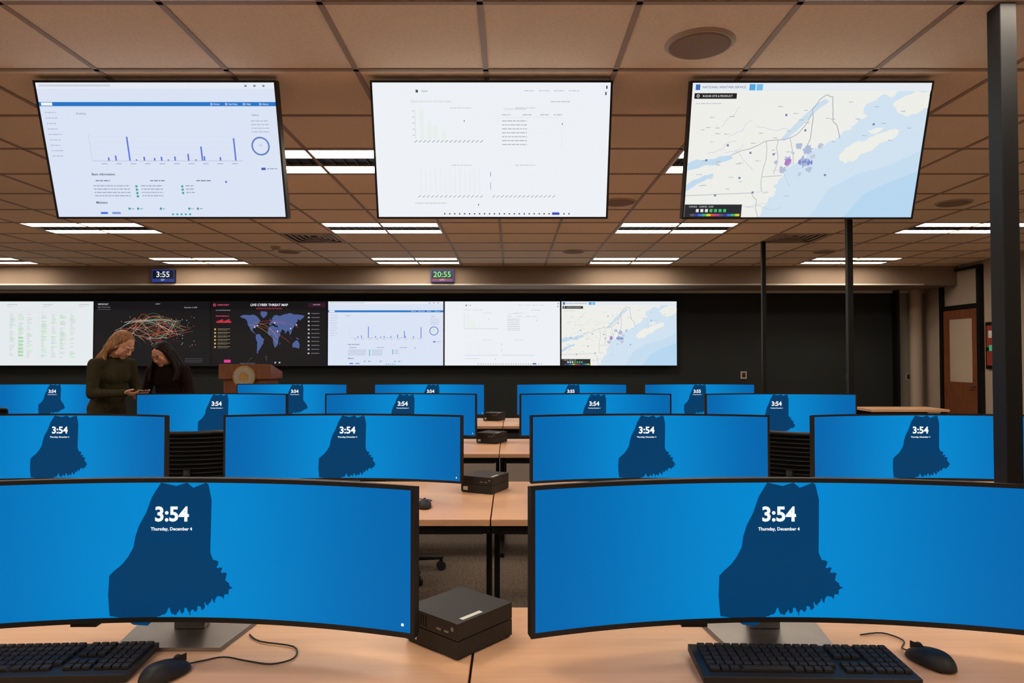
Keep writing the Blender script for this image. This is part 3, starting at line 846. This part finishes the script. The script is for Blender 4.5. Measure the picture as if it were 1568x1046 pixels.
# ------------------------------------------------------------------ chairs
def chair():
    mb = MB()
    for k in range(5):
        a = 2 * math.pi * k / 5 + .3
        e = (.29 * math.cos(a), .29 * math.sin(a), .085)
        mb.capsule((0, 0, .11), e, .028, .016, M_BLACK)
        mb.capsule((e[0], e[1], .085), (e[0], e[1], .055), .01, .01, M_BLACK)
        px, py = -math.sin(a) * .012, math.cos(a) * .012
        for sg in (-1, 1):
            c = Vector((e[0] + sg * px, e[1] + sg * py, .03)); n = Vector((px, py, 0)).normalized() * .008
            mb.cyl(c - n, c + n, .029, .029, M_DARKPL, 18)
    mb.cyl((0, 0, .1), (0, 0, .26), .03, .03, M_BLACK); mb.cyl((0, 0, .26), (0, 0, .42), .018, .018, M_SILVER)
    mb.b(-.11, .11, -.12, .1, .40, .43, M_BLACK)
    n = 12; vs = []; fs = []
    for lay in (0, 1):
        for i in range(n + 1):
            for j in range(n + 1):
                u = -1 + 2 * i / n; v = -1 + 2 * j / n
                x = .245 * u * (1 - .08 * v * v); y = .235 * v * (1 - .08 * u * u)
                e = max(abs(u), abs(v)) ** 6
                z = (.49 - .03 * e + (-.02 * max(0, v) ** 3)) if lay else .43 + .012 * e - .02 * max(0, v) ** 3
                vs.append((x, y, z))
    k = (n + 1) ** 2
    for i in range(n):
        for j in range(n):
            a = i * (n + 1) + j
            fs.append((a, a + 1, a + n + 2, a + n + 1)); fs.append((k + a, k + a + n + 1, k + a + n + 2, k + a + 1))
    rim = [j for j in range(n + 1)] + [i * (n + 1) + n for i in range(1, n + 1)] + [n * (n + 1) + j for j in range(n - 1, -1, -1)] + [i * (n + 1) for i in range(n - 1, 0, -1)]
    for q in range(len(rim)):
        a, b = rim[q], rim[(q + 1) % len(rim)]
        fs.append((a, k + a, k + b, b))
    mb.add(vs, fs, M_MESH, smooth=True)
    def bk(u, t, off=0.0):
        x = .225 * u * (1 - .12 * (1 - t)); z = .56 + .385 * t
        y = -.235 - .05 * (1 - u * u) - .03 * t + .03 * math.sin(t * math.pi) + off
        return (x, y, z)
    loop = [bk(-1, .05), bk(-1, .5), bk(-1, .92), bk(-.9, 1.0), bk(-.4, 1.0), bk(0, 1.0), bk(.4, 1.0), bk(.9, 1), bk(1, .92), bk(1, .5), bk(1, .05), bk(.9, 0), bk(.4, 0), bk(0, 0), bk(-.4, 0), bk(-.9, 0), bk(-1, .05)]
    mb.tube(loop, .014, M_BLACK, 10, 4)
    for s_ in range(13):
        t = .05 + s_ * .072
        mb.tube([bk(-.98, t), bk(-.5, t), bk(0, t), bk(.5, t), bk(.98, t)], .0065, M_BLACK, 6, 3)
    # mesh sheet stretched in the frame (double sided thin shell)
    nn = 10; vs = []; fs = []
    for off in (.002, .006):
        for i in range(nn + 1):
            for j in range(nn + 1):
                vs.append(bk(-1 + 2 * i / nn, .02 + .96 * j / nn, off))
    K = (nn + 1) ** 2
    for i in range(nn):
        for j in range(nn):
            a = i * (nn + 1) + j
            fs.append((a, a + nn + 1, a + nn + 2, a + 1)); fs.append((K + a, K + a + 1, K + a + nn + 2, K + a + nn + 1))
    mb.add(vs, fs, M_MESH, smooth=True)
    mb.tube([(0, -.08, .415), (0, -.26, .42), (0, -.32, .52), (0, -.305, .72)], .022, M_BLACK, 10, 4)
    for sx in (-1, 1):
        mb.tube([(sx * .12, 0, .42), (sx * .27, 0, .43), (sx * .29, -.02, .52), (sx * .29, -.02, .655)], .014, M_BLACK, 8, 4)
        mb.box((sx * .29, 0, .67), (.07, .24, .025), M_DARKPL)
    return mb.mesh('office_chair')
CH = chair()
for x, y, a in ((-.83, 2.6, .1), (.67, 2.6, -.1), (-2.27, 2.6, 0), (-2.06, 4.55, .15), (-.75, 4.5, 0), (.65, 4.55, .2), (1.86, 4.5, -.5), (-2.3, 6.42, .1), (-.87, 6.42, 0), (.63, 6.42, -.2), (1.97, 6.42, 0), (-4.9, 6.42, .3)):
    place(CH, 'office_chair', (x, y, 0), (0, 0, a))

# ------------------------------------------------------------------ lectern
mb = MB()
mb.b(-.30, .30, -.2, .2, 0, .08, M_WOOD)
mb.box((0, 0, .6), (.56, .36, 1.04), M_WOOD, None, 1.08)
mb.b(-.35, .35, -.24, .24, 1.12, 1.17, M_WOOD)
mb.add([(-.35, -.24, 1.17), (.35, -.24, 1.17), (.35, .24, 1.17), (-.35, .24, 1.17), (-.35, -.24, 1.32), (.35, -.24, 1.32), (.35, .24, 1.21), (-.35, .24, 1.21)],
       [(3, 2, 1, 0), (4, 5, 6, 7), (0, 1, 5, 4), (1, 2, 6, 5), (2, 3, 7, 6), (3, 0, 4, 7)], M_WOOD)
mb.cyl((0, -.258, 1.15), (0, -.24, 1.15), .15, .15, M_GOLD, 40); mb.cyl((0, -.262, 1.15), (0, -.258, 1.15), .13, .13, M_SEALB, 40)
mb.cyl((0, -.265, 1.15), (0, -.262, 1.15), .07, .07, M_GOLD, 6)
mb.tube([(.17, .1, 1.24), (.17, .1, 1.34), (.15, .16, 1.40)], .006, M_BLACK); mb.capsule((.15, .16, 1.40), (.14, .19, 1.42), .013, .013, M_BLACK)
mb.tube([(-.1, .1, 1.24), (-.1, .12, 1.34), (-.08, .18, 1.38)], .006, M_BLACK); mb.capsule((-.08, .18, 1.38), (-.07, .2, 1.395), .013, .013, M_BLACK)
mb.obj('lectern', ((381 - 784) * 9.3 / 1045, 9.4, 0), bevel=.004)

# ------------------------------------------------------------------ people
def remesh(mb, voxel, it, facemat, mats):
    me0 = mb.mesh('tmp')
    o = bpy.data.objects.new('tmp', me0); col.objects.link(o)
    md = o.modifiers.new('r', 'REMESH'); md.mode = 'VOXEL'; md.voxel_size = voxel; md.use_smooth_shade = True
    if it:
        ms = o.modifiers.new('s', 'SMOOTH'); ms.factor = .5; ms.iterations = it
    bpy.context.view_layer.update()
    dg = bpy.context.evaluated_depsgraph_get()
    me = bpy.data.meshes.new_from_object(o.evaluated_get(dg))
    bpy.data.objects.remove(o)
    me.materials.clear()
    for m in mats: me.materials.append(m)
    for p in me.polygons:
        p.use_smooth = True
        p.material_index = facemat(p.center) if facemat else 0
    return me

UP = Vector((0, 0, 1))
def hand_parts(mb, w, d, n, tside, curl):
    d = d.normalized(); n = (n - d * n.dot(d)).normalized(); t = d.cross(n).normalized() * tside
    mb.capsule(w - d * .04, w + d * .01, .024, .022, M_SKIN)
    offs = (.030, .010, -.010, -.028); lens = (.070, .079, .073, .057)
    ax = d.cross(n).normalized()
    for i, (o, L) in enumerate(zip(offs, lens)):
        kn = w + d * (.086 - abs(i - 1.2) * .004) + t * o
        mb.capsule(w + t * o * .5 + d * .01, kn, .015, .0115, M_SKIN)
        dirv = d.copy(); p = kn
        for j, fr in enumerate((.45, .31, .24)):
            dirv = Matrix.Rotation(curl * (.5 if j == 0 else .7), 3, ax) @ dirv
            q = p + dirv * L * fr
            mb.capsule(p, q, .0092 - .0008 * j, .0085 - .0009 * j, M_SKIN, 12)
            p = q
    b0 = w + d * .022 + t * .022
    b1 = b0 + (d * .65 + t * .75 + n * .15).normalized() * .042
    b2 = b1 + (d * .9 + t * .2 + n * .35).normalized() * .030
    b3 = b2 + (d * .9 - t * .1 + n * .45).normalized() * .024
    mb.capsule(b0, b1, .014, .0115, M_SKIN, 12); mb.capsule(b1, b2, .0108, .0098, M_SKIN, 12); mb.capsule(b2, b3, .0098, .0078, M_SKIN, 12)

def woman(pos, F, s, top_mat, hair_mat, head_c, head_f, arms, hair_kind, roll=0.0, skin=M_SKIN):
    F = Vector((F[0], F[1], 0)).normalized(); Rt = F.cross(UP)
    A = Matrix((Rt, F, UP)).transposed()
    def L(p): return A @ (Vector(p) * s)
    def LD(p): return (A @ Vector(p)).normalized()
    root = bpy.data.objects.new('woman', None); col.objects.link(root); root.location = (pos[0], pos[1], 0); root.empty_display_size = .2
    mb = MB(); M = top_mat
    def E(c, r): mb.ell(L(c), [q * s for q in r], M, A)
    def C(a, b, r0, r1): mb.capsule(L(a), L(b), r0 * s, r1 * s, M)
    for sx in (-1, 1):
        C((sx * .085, -.01, .90), (sx * .095, .015, .50), .092, .060)
        C((sx * .095, .015, .50), (sx * .10, -.02, .30), .060, .054); C((sx * .10, -.02, .30), (sx * .10, -.025, .10), .054, .042)
        C((sx * .10, -.04, .045), (sx * .115, .14, .035), .038, .030)
    E((0, -.02, .93), (.170, .125, .13)); E((0, -.005, 1.03), (.150, .115, .14)); E((0, .02, 1.13), (.142, .112, .13)); E((0, .045, 1.24), (.158, .118, .14))
    for sx in (-1, 1): E((sx * .060, .110, 1.215), (.062, .050, .065))
    C((-.13, .055, 1.325), (.13, .055, 1.325), .062, .062); E((0, .06, 1.345), (.10, .07, .055))
    C((-.155, -.01, .885), (.155, -.01, .885), .04, .04)
    hc = Vector(head_c)
    f = LD(head_f); r = f.cross(UP).normalized(); u = r.cross(f)
    if roll:
        q = Matrix.Rotation(roll, 3, f); r = q @ r; u = q @ u
    H = Matrix((r, f, u)).transposed()
    hcw = L(hc)
    neck_top = hcw + H @ Vector((0, -.03, -.10)) * s
    mb.capsule(L((0, .06, 1.35)), neck_top, .056 * s, .046 * s, M)
    for (sh, el, wr) in [a[:3] for a in arms]:
        C(sh, el, .058, .046); C(el, wr, .046, .032)
        e2 = Vector(wr) + (Vector(el) - Vector(wr)).normalized() * .025
        C(e2, wr, .038, .037)
    nd = (neck_top - L((0, .06, 1.35))).normalized()
    def fm(c):
        z = c.z / s
        if (c - L((0, .06, 1.35))).dot(nd) > .062 * s and (c - neck_top).length < .12 * s: return 2
        if z < .075: return 3
        if z < .865: return 1
        return 0
    place(remesh(mb, .011, 5, fm, [top_mat, M_TROU, skin, M_SHOE]), 'body', parent=root)
    for k, a in enumerate(arms):
        mbh = MB()
        hand_parts(mbh, L(a[2]), LD(a[3]), LD(a[4]), a[5], a[6])
        place(remesh(mbh, .0035, 2, None, [skin]), ('hand_right', 'hand_left')[k], parent=root)
    def Hp(p): return hcw + H @ (Vector(p) * s)
    mb = MB()
    def HE(c, rr): mb.ell(Hp(c), [q * s for q in rr], M_SKIN, H)
    def HC(a, b, r0, r1): mb.capsule(Hp(a), Hp(b), r0 * s, r1 * s, M_SKIN)
    HE((0, -.012, .028), (.073, .094, .085)); HE((0, .026, -.026), (.062, .061, .074)); HE((0, .050, -.084), (.026, .028, .024))
    HC((-.034, .02, -.065), (.034, .02, -.065), .028, .028)
    HC((-.03, .072, .020), (.03, .072, .020), .0145, .0145)
    HC((0, .084, .008), (0, .104, -.028), .0070, .0105)
    for sx in (-1, 1):
        HE((sx * .009, .094, -.032), (.008, .008, .007)); HE((sx * .036, .054, -.026), (.022, .022, .026)); HE((sx * .075, -.004, -.008), (.010, .018, .030))
        HE((sx * .031, .076, .002), (.016, .012, .010))
    HC((-.012, .084, -.056), (.012, .084, -.056), .0052, .0052); HC((-.009, .082, -.065), (.009, .082, -.065), .0060, .0060)
    HC((0, -.02, -.04), (0, -.035, -.14), .048, .048)
    Hi = H.transposed()
    def hm(c):
        q = (Hi @ (c - hcw)) / s
        if abs(q.x) < .021 and q.y > .082 and -.071 < q.z < -.051: return 1
        return 0
    place(remesh(mb, .004, 2, hm, [skin, M_LIP]), 'head', parent=root)
    mb = MB()
    for sx in (-1, 1):
        mb.ell(Hp((sx * .031, .0795, -.001)), [.0125 * s, .0105 * s, .0055 * s], M_EYEW, H); mb.ell(Hp((sx * .031, .0865, -.003)), [.0055 * s, .004 * s, .0045 * s], M_IRIS, H)
        mb.tube([Hp((sx * .017, .089, .005)), Hp((sx * .031, .0915, .007)), Hp((sx * .045, .083, .003))], .0022 * s, hair_mat, 6, 3)
        mb.tube([Hp((sx * .014, .088, .022)), Hp((sx * .030, .0875, .027)), Hp((sx * .048, .075, .022))], .0026 * s, hair_mat, 6, 3)
    place(mb.mesh('face_details'), 'face_details', parent=root)
    mb = MB()
    mb.ell(Hp((0, -.030, .044)), [.084 * s, .096 * s, .083 * s], hair_mat, H); mb.ell(Hp((0, -.045, .0)), [.083 * s, .075 * s, .085 * s], hair_mat, H)
    def strand(p, pts, r0, r1):
        P = [Hp(p)] + [L(q) for q in pts]
        n = len(P) - 1
        for i in range(n):
            ra = r0 + (r1 - r0) * i / n; rb = r0 + (r1 - r0) * (i + 1) / n
            mb.capsule(P[i], P[i + 1], ra * s, rb * s, hair_mat)
    hair_kind(strand, mb, Hp, L, s, hair_mat)
    place(remesh(mb, .005, 2, None, [hair_mat]), 'hair', parent=root)
    return root, L, A
def hair1(strand, mb, Hp, L, s, hm):
    for sx in (-1, 1):
        for k, y in enumerate((.01, -.01, -.03, -.06)):
            mb.capsule(Hp((sx * .064, y, .065)), Hp((sx * .077, y - .022, -.02)), .016 * s, .015 * s, hm)
            mb.capsule(Hp((sx * .077, y - .022, -.02)), Hp((sx * .070, y - .045, -.09)), .015 * s, .013 * s, hm)
    strand((.03, -.09, .0), [(.05, .03, 1.44), (.075, -.02, 1.38), (.075, -.06, 1.31), (.09, -.055, 1.24)], .042, .020)
    strand((-.03, -.09, .0), [(-.04, .03, 1.44), (-.06, -.02, 1.37), (-.06, -.06, 1.29), (-.07, -.05, 1.23)], .042, .020)
    strand((.074, -.03, -.01), [(.098, .085, 1.43), (.108, .085, 1.37), (.11, .10, 1.31), (.10, .105, 1.26)], .022, .010)
    strand((.074, -.05, -.02), [(.10, .05, 1.42), (.115, .045, 1.35), (.12, .05, 1.29)], .026, .012)
    strand((.0, -.1, .03), [(0, .0, 1.44), (0, -.05, 1.34), (.01, -.075, 1.22)], .045, .025)
def hair2(strand, mb, Hp, L, s, hm):
    for sx in (-1, 1):
        mb.capsule(Hp((sx * .02, .045, .09)), Hp((sx * .070, .025, .04)), .014 * s, .016 * s, hm)
        mb.capsule(Hp((sx * .070, .025, .04)), Hp((sx * .082, .0, -.05)), .016 * s, .020 * s, hm)
        mb.ell(Hp((sx * .080, -.004, -.005)), [.016 * s, .03 * s, .045 * s], hm)
        strand((sx * .082, .0, -.03), [(sx * .115, .13, 1.38), (sx * .135, .13, 1.30), (sx * .125, .16, 1.22)], .022, .014)
        strand((sx * .078, -.02, -.02), [(sx * .12, .09, 1.39), (sx * .15, .09, 1.32), (sx * .14, .12, 1.23)], .032, .016)
        strand((sx * .05, -.08, -.02), [(sx * .09, .02, 1.40), (sx * .10, -.03, 1.30), (sx * .09, -.06, 1.18)], .045, .025)
    strand((0, -.1, .0), [(0, -.0, 1.40), (0, -.05, 1.30), (0, -.075, 1.18)], .05, .03)
arms1 = [((.172, .05, 1.325), (.215, .075, 1.07), (.065, .285, 1.075), (-.30, .9, -.12), (-.35, -.1, .9), 1, .55),
         ((-.172, .05, 1.325), (-.215, .085, 1.07), (-.075, .29, 1.06), (.30, .9, -.05), (.25, -.1, .9), -1, .6)]
w1, L1, A1 = woman((-3.69, 6.25), (.93, -.37), 1.02, M_OLIVE, M_BLOND, (0.0, .18, 1.492), (-.08, .80, -.56), arms1, hair1)
arms2 = [((.172, .05, 1.325), (.235, .06, 1.075), (.115, .275, 1.11), (-.25, .9, .0), (-.5, .0, -.8), -1, .5),
         ((-.172, .05, 1.325), (-.235, .04, 1.075), (-.09, .22, 1.02), (.55, .75, .05), (.2, -.3, .9), -1, .6)]
w2, L2, A2 = woman((-3.35, 6.72), (-.12, -.98), .975, M_PLUM, M_DHAIR, (0.01, .15, 1.478), (.10, .84, -.40), arms2, hair2, .08)
mb = MB()
mb.box((0, 0, 0), (.075, .155, .009), M_BLACK); mb.box((0, 0, .005), (.069, .148, .001), emis('phone_screen', (90, 110, 130), .6))
mb.obj('phone', L1((0, .395, 1.085)), (.12, 0, math.atan2(-.37, .93) - math.pi / 2), bevel=.002, parent=w1)

# ------------------------------------------------------------------ world + camera
wd = bpy.data.worlds.new('world'); scene.world = wd; wd.use_nodes = True
wd.node_tree.nodes['Background'].inputs[0].default_value = (.05, .045, .04, 1)
cam = bpy.data.cameras.new('camera'); co = bpy.data.objects.new('camera', cam); col.objects.link(co)
cam.sensor_width = 36; cam.lens = 24.0; cam.clip_start = .05
co.location = (0, 0, CAMZ); co.rotation_euler = (math.radians(90 + 1.28), 0, 0)
scene.camera = co
